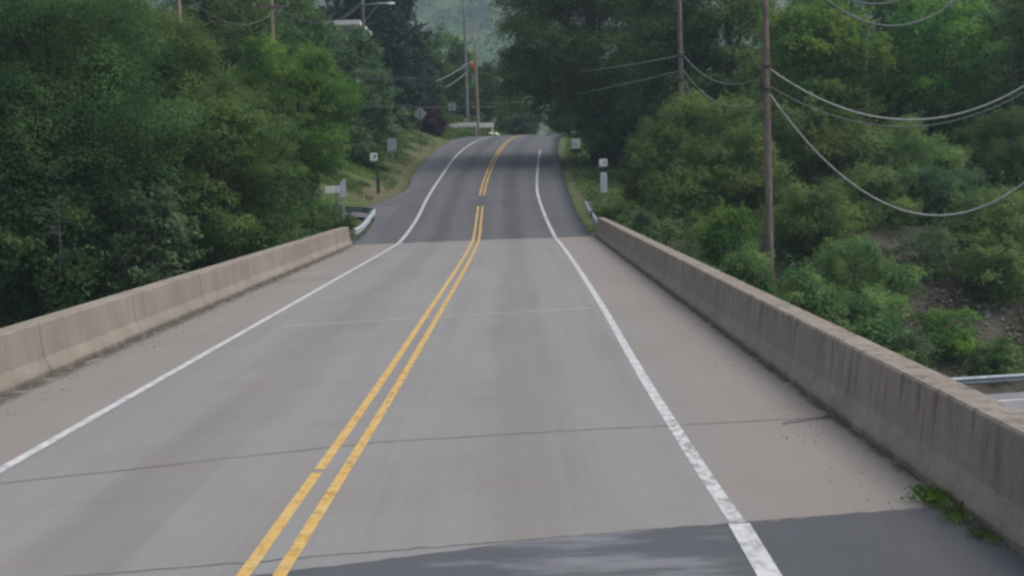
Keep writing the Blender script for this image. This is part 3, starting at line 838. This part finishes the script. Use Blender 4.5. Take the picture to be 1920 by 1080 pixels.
def trunk_mesh(h, r0, C, rng, nl=7):
    m = MB(); bend = rng.normal(size=2)*.03*h
    pts = [(bend[0]*(k/8)**2, bend[1]*(k/8)**2, h*k/8) for k in range(9)]
    m.tube(pts, [r0*(1.25 if k == 0 else 1)-(r0*.75)*k/8 for k in range(9)], 9)
    for k in range(min(nl, len(C))):
        c = C[rng.integers(len(C))]; s = rng.uniform(.25, .75)
        a = Vector((bend[0]*s*s, bend[1]*s*s, h*s)); b = Vector(c[:3])
        if b.z < a.z-.5: b.z = a.z+.4
        mid = a.lerp(b, .5)+Vector((0, 0, .12*(b-a).length))
        m.tube([a, mid, b], [r0*.42, r0*.26, r0*.08], 6)
    return m
seed_ = [11]
def plant(name, cat, label, x, y, ztop, W, kind, mat, leaf=.13, base=.12, group=None, dens=1.0, clump=None, trunk=True, bark_='bark', zb=None, spread=None):
    seed_[0] += 1; rng = np.random.default_rng(seed_[0])
    g = gz(x, y)-.05 if zb is None else zb
    H = max(ztop-g, .5); h0 = base*H
    r = thing(name, label, cat, (x, y, g), group)
    P, Nn, C = crown_points(kind, W, H-h0, rng, leaf, dens, clump)
    lift = np.array([0, 0, h0]); P = P+lift; C[:, :3] += lift
    P[:, 2] = np.maximum(P[:, 2], .03)
    np_mesh('crown', leaf_quads(P, Nn, leaf, rng), M[mat], r)
    if trunk:
        rr = max(.025*H, .03) if name == 'tree' or name == 'conifer' else .03+.008*H
        trunk_mesh(H*(.72 if kind != 'cone' else .95), rr, C, rng, 15 if name != 'shrub' else 9).build('trunk', M[bark_], r, True)
    return r
def tree_px(label, cx, ytop, wpx, y, kind, mat, group, name='tree', cat='tree', **kw):
    p = at(cx, ytop, y); W = wpx*y/F
    return plant(name, cat, label, p.x, y, p.z, W, kind, M and mat, group=group, **kw)

GL = 'trees massed behind the left barrier'
GR = 'trees on the right hillside'
GB = 'shrubs on the right embankment'
# --- left mass
for a in [
 ('huge dark tree filling the far left edge above the barrier', 60, -190, 520, 60, 'maple', 'leaf_dark', dict(base=.05)),
 ('broad olive tree with drooping side branches, left of the bright maple', 300, 66, 310, 64, 'maple', 'leaf_mid', dict(base=.05)),
 ('dark leafy tree hanging over the middle of the left barrier', 420, 205, 250, 62, 'round', 'leaf_mid', dict(base=.03)),
 ('paler tree low behind the left barrier, left of the dark tree', 285, 365, 130, 55.5, 'round', 'leaf_grey', dict(base=.02, leaf=.2)),
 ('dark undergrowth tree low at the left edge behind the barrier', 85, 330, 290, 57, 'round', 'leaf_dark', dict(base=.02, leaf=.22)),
 ('tall green tree at upper left whose top leaves the frame', 165, -130, 290, 76, 'maple', 'leaf_mid', dict(base=.1)),
 ('tall dim tree behind the far left tree mass', 60, -200, 330, 90, 'maple', 'leaf_dark', dict(base=.02, leaf=.2)),
 ('dim tree low behind the left trees, between far edge and olive tree', 260, 60, 260, 84, 'round', 'leaf_dark', dict(base=.02, leaf=.2)),
 ('bright green maple with a yellowish right edge above the grass bank', 548, 92, 212, 82, 'round', 'leaf_bright', dict(base=.22, dens=1.1)),
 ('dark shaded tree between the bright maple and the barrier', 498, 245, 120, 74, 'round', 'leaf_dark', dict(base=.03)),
 ('green tree behind the pole stub at upper left', 415, -45, 200, 97, 'maple', 'leaf_mid', dict(base=.15, leaf=.2)),
 ('leafy tree behind the brown pole, left of the house', 556, 2, 110, 112, 'round', 'leaf_mid', dict(base=.15, leaf=.2)),
 ('dark tree behind the brown pole whose top leaves the frame', 500, -90, 170, 124, 'maple', 'leaf_dark', dict(base=.15, leaf=.22)),
 ('grey-green dome-shaped tree on the left grass bank behind the small signs', 655, 68, 178, 108, 'dome', 'leaf_grey', dict(base=.03, leaf=.2, dens=1.1, clump=.85)),
 ]:
    tree_px(a[0], *a[1:7], GL, **a[7])
# conifers behind
GC = 'dark conifers behind the house'
for a in [('tall dark conifer standing behind the white house eave', 655, -190, 150, 150), ('dark spiky conifer whose right edge borders the hazy hill', 735, -120, 135, 146),
          ('short dark conifer at the foot of the hazy hill gap', 765, 70, 110, 158)]:
    tree_px(a[0], a[1], a[2], a[3], a[4], 'cone', 'leaf_pine', GC, 'conifer', 'conifer', base=.05, leaf=.36, dens=1.0)
GF = 'trees around the road crest'
for a in [('green tree with a pointed top just left of the crest poles', 822, 78, 120, 182, 'round', 'leaf_mid', dict(leaf=.36, base=.1)),
          ('dark low tree behind the grey diamond sign', 790, 150, 66, 168, 'round', 'leaf_dark', dict(leaf=.22, base=.03)),
          ('dark tree directly behind the white board fence', 866, 150, 80, 196, 'round', 'leaf_dark', dict(leaf=.38, base=.03)),
          ('narrow dark column-shaped tree behind the pale tan pole', 912, 128, 36, 186, 'column', 'leaf_dark', dict(leaf=.22, base=.02)),
          ('yellow-green tree right of the crest poles under the hazy hill', 955, 150, 62, 205, 'round', 'leaf_olive', dict(leaf=.38, base=.03)),
          ('pale grey-green shrub tree at the roadside beyond the crest', 985, 205, 50, 176, 'round', 'leaf_pale', dict(leaf=.2, base=.02)),
          ('dark shrub mass closing the right side of the road past the crest', 1064, 196, 62, 164, 'round', 'leaf_dark', dict(leaf=.26, base=.01)),
          ('olive tree tucked against the left side of the big right tree', 968, 188, 70, 190, 'round', 'leaf_mid', dict(leaf=.22, base=.02))]:
    tree_px(a[0], *a[1:7], GF, **a[7])
# --- right side
for a in [
 ('huge dark maple overhanging the right side of the road', 1108, -150, 335, 118, 'maple', 'leaf_mid', dict(base=.2, leaf=.21, dens=1.5, clump=2.0)),
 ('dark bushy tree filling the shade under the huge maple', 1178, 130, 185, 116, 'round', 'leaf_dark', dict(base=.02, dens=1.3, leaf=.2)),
 ('dark tree behind the thin pole, right of the huge maple', 1255, -60, 190, 106, 'maple', 'leaf_dark', dict(base=.05, leaf=.2)),
 ('mid green tree between the thin pole and the tall pole', 1365, -90, 210, 104, 'maple', 'leaf_mid', dict(base=.05, leaf=.2)),
 ('light green tree just right of the tall pole', 1535, 18, 205, 92, 'round', 'leaf_bright', dict(base=.22, leaf=.22)),
 ('tall tree behind the light green tree, top out of frame', 1600, -130, 260, 112, 'maple', 'leaf_mid', dict(base=.08, leaf=.2)),
 ('green tree with ragged layers at the upper right', 1765, 2, 190, 94, 'round', 'leaf_bright', dict(base=.2, leaf=.22)),
 ('tall dark tree behind the ragged tree at upper right', 1800, -140, 240, 116, 'maple', 'leaf_mid', dict(base=.05, leaf=.2)),
 ('light green tree cut by the right edge of the frame at the top', 1930, -30, 150, 90, 'maple', 'leaf_mid', dict(base=.25, leaf=.22)),
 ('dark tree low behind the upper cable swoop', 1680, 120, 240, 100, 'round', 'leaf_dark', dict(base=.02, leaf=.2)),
 ('dim tree under the light green tree, right of the tall pole', 1480, 110, 190, 98, 'round', 'leaf_mid', dict(base=.02, leaf=.2)),
 ('dim tree at the right edge behind the dark shrubs', 1880, 110, 220, 98, 'round', 'leaf_dark', dict(base=.02, leaf=.2)),
 ]:
    tree_px(a[0], *a[1:7], GR, **a[7])
for a in [
 ('large yellow-green shrub beside the thin pole', 1325, 205, 215, 74, 'round', 'leaf_olive', {}),
 ('rounded dark green shrub between the marker panel and the yellow-green shrub', 1225, 245, 110, 84, 'round', 'leaf_olive', {}),
 ('dark shaded shrub below the yellow-green shrub', 1285, 330, 130, 70, 'round', 'leaf_shrub_lit', {}),
 ('shrub left of the tall pole at half its visible height', 1395, 260, 130, 70, 'round', 'leaf_shrub_lit', {}),
 ('bright yellow-green upright shrub just above the right barrier', 1362, 395, 95, 62.5, 'round', 'leaf_bright', {}),
 ('green shrub behind the right barrier left of the tall pole base', 1388, 485, 105, 60, 'round', 'leaf_shrub_lit', {}),
 ('shrub directly right of the tall pole below the deep cable', 1545, 372, 190, 66, 'round', 'leaf_olive', {}),
 ('dense low shrub at the foot of the tall pole', 1505, 520, 130, 58.5, 'round', 'leaf_shrub_lit', {}),
 ('wide green shrub on the embankment above the middle of the right barrier', 1610, 465, 200, 61, 'round', 'leaf_shrub_lit', {}),
 ('green shrub touching the right barrier top left of the bare soil', 1590, 555, 170, 57.2, 'round', 'leaf_shrub_lit', {}),
 ('tallish shrub right of the tall pole where the pale saplings grow', 1490, 220, 130, 78, 'round', 'leaf_shrub_lit', {}),
 ('light shrub beneath the lowest point of the upper cable', 1600, 248, 150, 76, 'round', 'leaf_olive', {}),
 ('round mid green shrub enclosed by the deep cable sag', 1700, 248, 180, 75, 'round', 'leaf_shrub_lit', {}),
 ('bluish green shrub under the deep cable right of its lowest point', 1765, 320, 130, 71, 'round', 'leaf_grey', {}),
 ('low shrub left of the deep cable lowest point', 1640, 330, 160, 70, 'round', 'leaf_shrub_lit', {}),
 ('large dark shrub at the right edge above the deep cable end', 1885, 222, 190, 78, 'round', 'leaf_dark', {}),
 ('green shrub at the right edge below the deep cable end', 1875, 375, 175, 67, 'round', 'leaf_shrub_lit', {}),
 ('dark shrub at the right edge overhanging the bare soil', 1880, 470, 150, 63.5, 'round', 'leaf_shrub_lit', {}),
 ('small vivid green bush alone on the bare soil', 1775, 592, 92, 59.3, 'round', 'leaf_bright', {}),
 ('small green bush at the right edge just above the highway guardrail', 1868, 648, 70, 58, 'round', 'leaf_shrub_lit', {}),
 ('low weedy bush left of the vivid bush on the soil', 1690, 625, 85, 57.5, 'round', 'leaf_grey', {}),
 ('brownish half-bare shrub at the upper end of the bare soil', 1735, 440, 110, 65, 'round', 'leaf_grey', dict(dens=.6)),
 ]:
    kw = dict(base=.01, leaf=.125, dens=1.0); kw.update(a[7])
    tree_px(a[0], *a[1:7], GB, 'shrub', 'shrub', **kw)
# left small shrubs
GS = 'shrubs along the left roadside'
for a in [('dark green shrub beside the cream sign board', 585, 385, 85, 73, 'round', 'leaf_mid', {}),
          ('low green shrub between marker post and left guardrail', 652, 414, 36, 70, 'round', 'leaf_mid', dict(leaf=.14)),
          ('maroon leaved bush behind the grey diamond sign', 808, 214, 48, 150, 'dome', 'leaf_maroon', dict(leaf=.2)),
          ('yellowish flowering plant at the left end of the white board fence', 826, 236, 22, 163, 'round', 'leaf_yellow', dict(leaf=.2)),
          ('tan half-dry shrub at the top of the left grass bank', 605, 255, 80, 96, 'round', 'leaf_olive', dict(dens=.7)),
          ('dense low shrub over the far end of the left barrier', 560, 405, 100, 70, 'round', 'leaf_mid', {}),
          ('green weeds clump behind the far end of the right barrier', 1160, 385, 60, 72, 'round', 'leaf_olive', dict(leaf=.14)),
          ('tall grassy weeds along the back of the right barrier', 1215, 405, 80, 67, 'round', 'leaf_grey', dict(leaf=.14)),
          ]:
    kw = dict(base=.01, leaf=.135, dens=1.0); kw.update(a[7])
    tree_px(a[0], *a[1:7], GS, 'shrub', 'shrub', **kw)
# white flowering shrub
r = tree_px('dark shrub with white blossoms at the edge of the grass bank', 566, 300, 44, 84, 'round', 'leaf_dark', None, 'shrub', 'shrub', base=.01, leaf=.18)
rng = np.random.default_rng(5)
hh = at(566, 300, 84).z-r.location.z
Pp = np.column_stack([rng.normal(size=60)*.25+.35, rng.normal(size=60)*.3-.5, rng.uniform(.2, 1, 60)*hh])
np_mesh('blossom', leaf_quads(Pp, unit(rng.normal(size=(60, 3))), .17, rng, .8), M['petal'], r)
# pale saplings
for k, (px, top, y) in enumerate([(1518, 196, 76), (1534, 205, 77), (1560, 240, 76.5)]):
    tree_px(['thin pale sapling right of the tall pole, leftmost of three', 'thickest pale sapling right of the tall pole, middle of three', 'shortest pale sapling right of the tall pole, rightmost of three'][k],
            px, top, 26 if k == 1 else 14, y, 'column', 'leaf_olive', 'pale saplings right of the tall pole', 'sapling', 'sapling', base=.1, leaf=.16, dens=.8)
# bare grey snags seen in the foliage
def snag(label, px, py, y, h, n=9, seed=1):
    rng = np.random.default_rng(seed); p = at(px, py, y)
    r = thing('dead_tree', label, 'dead tree', (p.x, y, p.z-h*.75))
    m = MB(); m.tube([(0, 0, -h*.15), (.1, 0, h*.3), (.05, .1, h)], [.03, .022, .007], 7); m.build('trunk', M['bark_grey'], r, True)
    for k in range(n):
        z = rng.uniform(.1, .85)*h; a = rng.uniform(0, 6.28); L = rng.uniform(.4, 1.3)*h*.35
        e = Vector((math.cos(a)*L, math.sin(a)*L*.6, z+L*rng.uniform(-.3, .7)))
        m = MB(); m.tube([(.06, 0, z), tuple(Vector((.06, 0, z)).lerp(e, .5)+Vector((0, 0, .1))), tuple(e)], [.022, .014, .005], 6)
        m.build('branch', M['bark_grey'], r, True)
snag('bare pinkish dead branches low in the dark tree at the left edge', 105, 400, 53.5, 2.6, 13, 4)
snag('bare brownish dead stems in the trees above the upper cable', 1625, 130, 87, 6.5, 12, 8)
snag('bare grey stems at the right edge in front of the dark trees', 1895, 150, 84, 6.5, 12, 9)

# ground cover on the embankment, verge grass, hill forest (nobody could count these)
def scatter(name, n, xr, yr, keep, leaf, mat, seed, hgt, up=.4, label=None):
    rng = np.random.default_rng(seed)
    x = rng.uniform(*xr, n); y = rng.uniform(*yr, n)
    k = keep(x, y, rng); x, y = x[k], y[k]
    z = ground_z(x, y)
    per = 7
    P = np.column_stack([x, y, z]).repeat(per, 0); m = len(P)
    P += np.column_stack([rng.normal(size=m)*hgt*.5, rng.normal(size=m)*hgt*.5, rng.uniform(.05, 1, m)*hgt*rng.uniform(.4, 1.3, m)])
    Nn = unit(rng.normal(size=(m, 3))+np.array([0, 0, up]))
    return tag(np_mesh(name, leaf_quads(P, Nn, leaf, rng, .5), M[mat]), kind='stuff')
def pat(x, y, s, o): 
    return np.sin(x*s+o)+np.sin(y*s*1.3+o*2)+np.sin((x+y)*s*.7+o*3)+np.sin((x-y)*s*1.9+o)
def offroad(x, y): 
    q = np.clip(y, 66, 200); return ((x < XL(q)-.5) | (x > XRt(q)+.5)) & ~((x < -6) & (x > -25) & (y > 81) & (y < 92))
def bare(x, y):                                   # the soil strip running down the right embankment
    v = y-SK*x; c = 20.2-(v-59)*.55
    return np.abs(x-c) < 1.6+.05*np.abs(v-59)
scatter('weeds', 20000, (4.5, 34), (52.5, 76), lambda x, y, r: (y-SK*x > 51.9) & (y-SK*x < 70) & (pat(x, y, .9, 1) > r.normal(size=len(x))*.8+.2) & ~(bare(x, y) & (r.uniform(size=len(x)) < .93)), .15, 'leaf_mid', 21, .4)
scatter('scrub', 14000, (4.5, 36), (55, 80), lambda x, y, r: (y-SK*x > 54.5) & (y-SK*x < 76) & (pat(x, y, .55, 2) > -.6) & ~bare(x, y) & ~((np.abs(x-10.3) < 1.4) & (y < 63.5)), .13, 'leaf_shrub_lit', 28, 1.1)
scatter('dry_weeds', 7000, (4.5, 34), (52.5, 72), lambda x, y, r: (y-SK*x > 51.9) & (pat(x, y, .7, 4) > .3), .15, 'leaf_dry', 22, .35)
scatter('undergrowth', 11000, (-30, -7.9), (54, 81), lambda x, y, r: (y-SK*x > 53) & ((y < 65) | (x < -9.2)), .22, 'leaf_dark', 23, .7)
scatter('grass', 26000, (-17, -5), (86, 150), lambda x, y, r: offroad(x, y) & (pat(x, y, .5, 2) > -1.2) & (XL(np.clip(y, 66, 200))-x > .7+r.uniform(size=len(x))*2.2), .14, 'leaf_olive', 24, .16, 1.0)
scatter('verge_grass', 7000, (3.3, 14), (68, 150), lambda x, y, r: offroad(x, y) & (x-XRt(np.clip(y, 66, 200)) > .8), .16, 'leaf_olive', 25, .26, .8)
scatter('crest_grass', 9000, (-14, 8), (150, 200), lambda x, y, r: offroad(x, y), .26, 'leaf_mid', 26, .28, .8)
scatter('hillside_undergrowth', 16000, (8, 46), (70, 125), lambda x, y, r: pat(x, y, .6, 3) > -1.5, .3, 'leaf_dark', 27, .8)
# stones on the soil strip
rng = np.random.default_rng(31); mb = MB()
for k in range(420):
    v = rng.uniform(52.5, 63); x = 20.2-(v-59)*.55+rng.normal()*1.8; y = v+SK*x; z = gz(x, y); s = rng.uniform(.05, .2)
    q = [Vector(d)*s*rng.uniform(.7, 1.2) for d in ((1, 0, 0), (0, 1, 0), (-1, 0, 0), (0, -1, 0), (0, 0, .8), (0, 0, -.6))]
    mb.add([Vector((x, y, z+.03))+a for a in q], [(0, 1, 4), (1, 2, 4), (2, 3, 4), (3, 0, 4), (1, 0, 5), (2, 1, 5), (3, 2, 5), (0, 3, 5)])
tag(mb.build('loose_stones', M['stone']), kind='stuff')
# weeds in the corner of barrier and asphalt
def tuft(label, x, y, n, h, rad, seed, mat='leaf_bright', along=(0, 1)):
    rng = np.random.default_rng(seed); r = thing('weed_clump', label, 'weeds', (x, y, 0), 'weed clumps at the foot of the right barrier')
    o = rng.uniform(-1.1, 1.1, size=(n, 1))*np.array([[along[0]*rad, along[1]*rad, 0]])+rng.normal(size=(n, 3))*np.array([.05, .07, 0])
    tip = o+np.column_stack([rng.normal(size=n)*h*.45-.03, rng.normal(size=n)*h*.45, rng.uniform(.35, 1, n)*h])
    mid = (o+tip)/2+np.array([0, 0, .03]); w = rng.normal(size=(n, 3))*np.array([1, 1, .2]); w = unit(w)*rng.uniform(.006, .014, (n, 1))
    np_mesh('blades', np.stack([o, mid+w, tip, mid-w], 1), M[mat], r)
    r.children[0]['kind'] = 'stuff'
    m = int(n*.5); P = tip[:m]*np.array([1, 1, .8]); np_mesh('leaves', leaf_quads(P, unit(rng.normal(size=(m, 3))+[0, 0, .8]), .05, rng, .6), M[mat], r)
# grit and dead leaf bits swept against the barriers
def grit(name, x0, x1, y0, y1, n, seed, mat, size):
    rng = np.random.default_rng(seed)
    u = rng.uniform(size=n)**3.2; x = x0+(x1-x0)*u; y = rng.uniform(y0, y1, n)
    P = np.column_stack([x, y, np.full(n, .012)+rng.uniform(0, .008, n)])
    tag(np_mesh(name, leaf_quads(P, unit(rng.normal(size=(n, 3))*.5+np.array([0, 0, 1])), size, rng, .7), M[mat]), kind='stuff')
grit('gutter_grit', 3.5, 2.6, 10, 40, 1500, 51, 'leaf_dry', .018)
grit('gutter_grit', -7.05, -6.2, 14, 60, 1600, 52, 'leaf_dry', .024)
grit('gravel_bits', 3.5, 1.9, 9.5, 30, 500, 53, 'stone', .010)
tuft('green weed clump where the right barrier meets the near asphalt', 3.38, 12.1, 110, .15, .13, 41)
tuft('second, lower weed clump nearer the camera along the right barrier foot', 3.39, 11.55, 80, .11, .12, 42, 'leaf_olive')
tuft('sparse weeds nearest the frame corner along the right barrier foot', 3.42, 10.95, 50, .06, .12, 43, 'leaf_olive')

# ------------------------------------------------------------------ far things
# white board fence beyond the crest
p0, p1_ = at(826, 236, 166), at(926, 236, 166)
fz = gz(p0.x, 166)
f_ = thing('board_fence', 'low white board fence on the grass beyond the road crest', 'fence', (p0.x, 166, p0.z-.9))
L = p1_.x-p0.x
for a, b, z in ((0, .32, .9), (.32, .72, .98), (.72, 1.0, .88)):
    m = MB(); m.box(L*a+.02, L*b-.02, -.03, .03, z-.3, z+.22, .02); m.build('board', M['white_paint'], f_)
for a in (.12, .4, .68, .97):
    m = MB(); m.box(L*a-.09, L*a+.09, .031, .16, -1.6, 1.0, .02); m.build('post', M['white_paint'], f_)
m = MB(); m.box(L*.3, L*.66, -.12, -.04, .62, .76, .02); m.build('dark_rail', M['galv_dull'], f_)
m = MB(); m.box(L*.44, L*.52, .2, .6, .9, 1.5, .05); m.tube([(L*.48, .4, 1.5), (L*.48, .4, 1.62)], [.2, .05], 8)
tag(m.build('storage_box', M['pole_tan']), 'small tan box standing behind the white board fence', 'box'); bpy.data.objects['storage_box'].location = f_.location
q = at(930, 248, 158); z_ = gz(q.x, 158)
r = np.random.default_rng(2); m = MB()
for k in range(2):
    c = Vector((q.x+(.0 if k else -.55), 158, float(ZR(158))+.25-.1*k)); rr = .3 if k == 0 else .36
    for i in range(5):
        for j in range(8):
            th, ph = math.pi*(i+.5)/5, 2*math.pi*j/8
            m.v.append(tuple(c+Vector((math.sin(th)*math.cos(ph), math.sin(th)*math.sin(ph), math.cos(th)*.7))*rr*r.uniform(.85, 1.1)))
    o = k*40
    for i in range(4):
        for j in range(8): m.f.append((o+i*8+j, o+(i+1)*8+j, o+(i+1)*8+(j+1) % 8, o+i*8+(j+1) % 8))
    m.f.append(tuple(o+j for j in range(8))); m.f.append(tuple(o+32+j for j in range(7, -1, -1)))
tag(m.build('boulder', M['cream'], None, True), 'pale cream boulder at the roadside on the crest', 'rock')

# house on the left hill
hx = at(640, 42, 132); hb = gz(hx.x, 137)
Ht = hx.z+.35
h_ = thing('house', 'white-eaved house with a dark roof high on the left hill behind trees', 'house', (hx.x, 137, hb-.3))
eh = hx.z-h_.location.z
m = MB(); m.box(-3.0, 1.35, 0, 7, 0, eh-.2); m.build('wall', M['siding'], h_)
m = MB(); m.box(-3.4, 1.6, -4.9, 7.4, eh-.19, eh+.2, .02); m.build('eave', M['white_paint'], h_)
m = MB(); m.add([(-3.4, -4.9, eh+.203), (1.6, -4.9, eh+.203), (1.6, 7.4, eh+.203), (-3.4, 7.4, eh+.203), (-2.6, 1.2, eh+.75), (.8, 1.2, eh+.75)],
             [(0, 1, 5, 4), (1, 2, 5), (2, 3, 4, 5), (3, 0, 4), (3, 2, 1, 0)]); m.build('roof', M['roof_dark'], h_)
for x in (-2.9, 1.2):
    m = MB(); m.box(x-.1, x+.1, -4.7, -4.5, .3, eh-.2); m.build('porch_post', M['white_paint'], h_)
for x in (-2.0, .1):
    m = MB(); m.box(x-.55, x+.55, -.06, .02, eh-1.9, eh-.6); w = m.build('window', M['white_paint'], h_)
    m = MB(); m.box(x-.45, x+.45, -.075, -.062, eh-1.8, eh-.7); m.build('pane', M['glass'], w)

# forest on the hazy far hill
rng = np.random.default_rng(77)
nT = 5200
tx = rng.uniform(-420, 420, nT); ty = rng.uniform(330, 1250, nT)
ok = np.abs(tx+.03*ty) < ty*.36; tx, ty = tx[ok], ty[ok]; tz = ground_z(tx, ty)
n = 70; m_ = len(tx)
ci = np.repeat(np.arange(m_), n)
d = unit(rng.normal(size=(m_*n, 3))); d[:, 2] = np.abs(d[:, 2])
rad = rng.uniform(3.5, 7.5, m_)[ci][:, None]
P = np.column_stack([tx, ty, tz+5])[ci]+d*rad*np.array([1, 1, 1.25])*rng.uniform(.75, 1.1, (m_*n, 1))
tag(np_mesh('distant_forest', leaf_quads(P, unit(d+rng.normal(size=d.shape)*.4), 2.3, rng, .7), M['leaf_hill']), kind='stuff')

# air that fades the far hill
t = NT('haze')
pv = t.n('ShaderNodeVolumePrincipled'); pv.inputs['Color'].default_value = (.66, .86, 1.0, 1)
pv.inputs['Density'].default_value = .00056; pv.inputs['Anisotropy'].default_value = .2
t.l(pv.outputs[0], t.out.inputs['Volume'])
mb = MB(); mb.box(-1750, 1750, -450, 1750, -60, 420)
tag(mb.build('haze', t.m), kind='stuff')
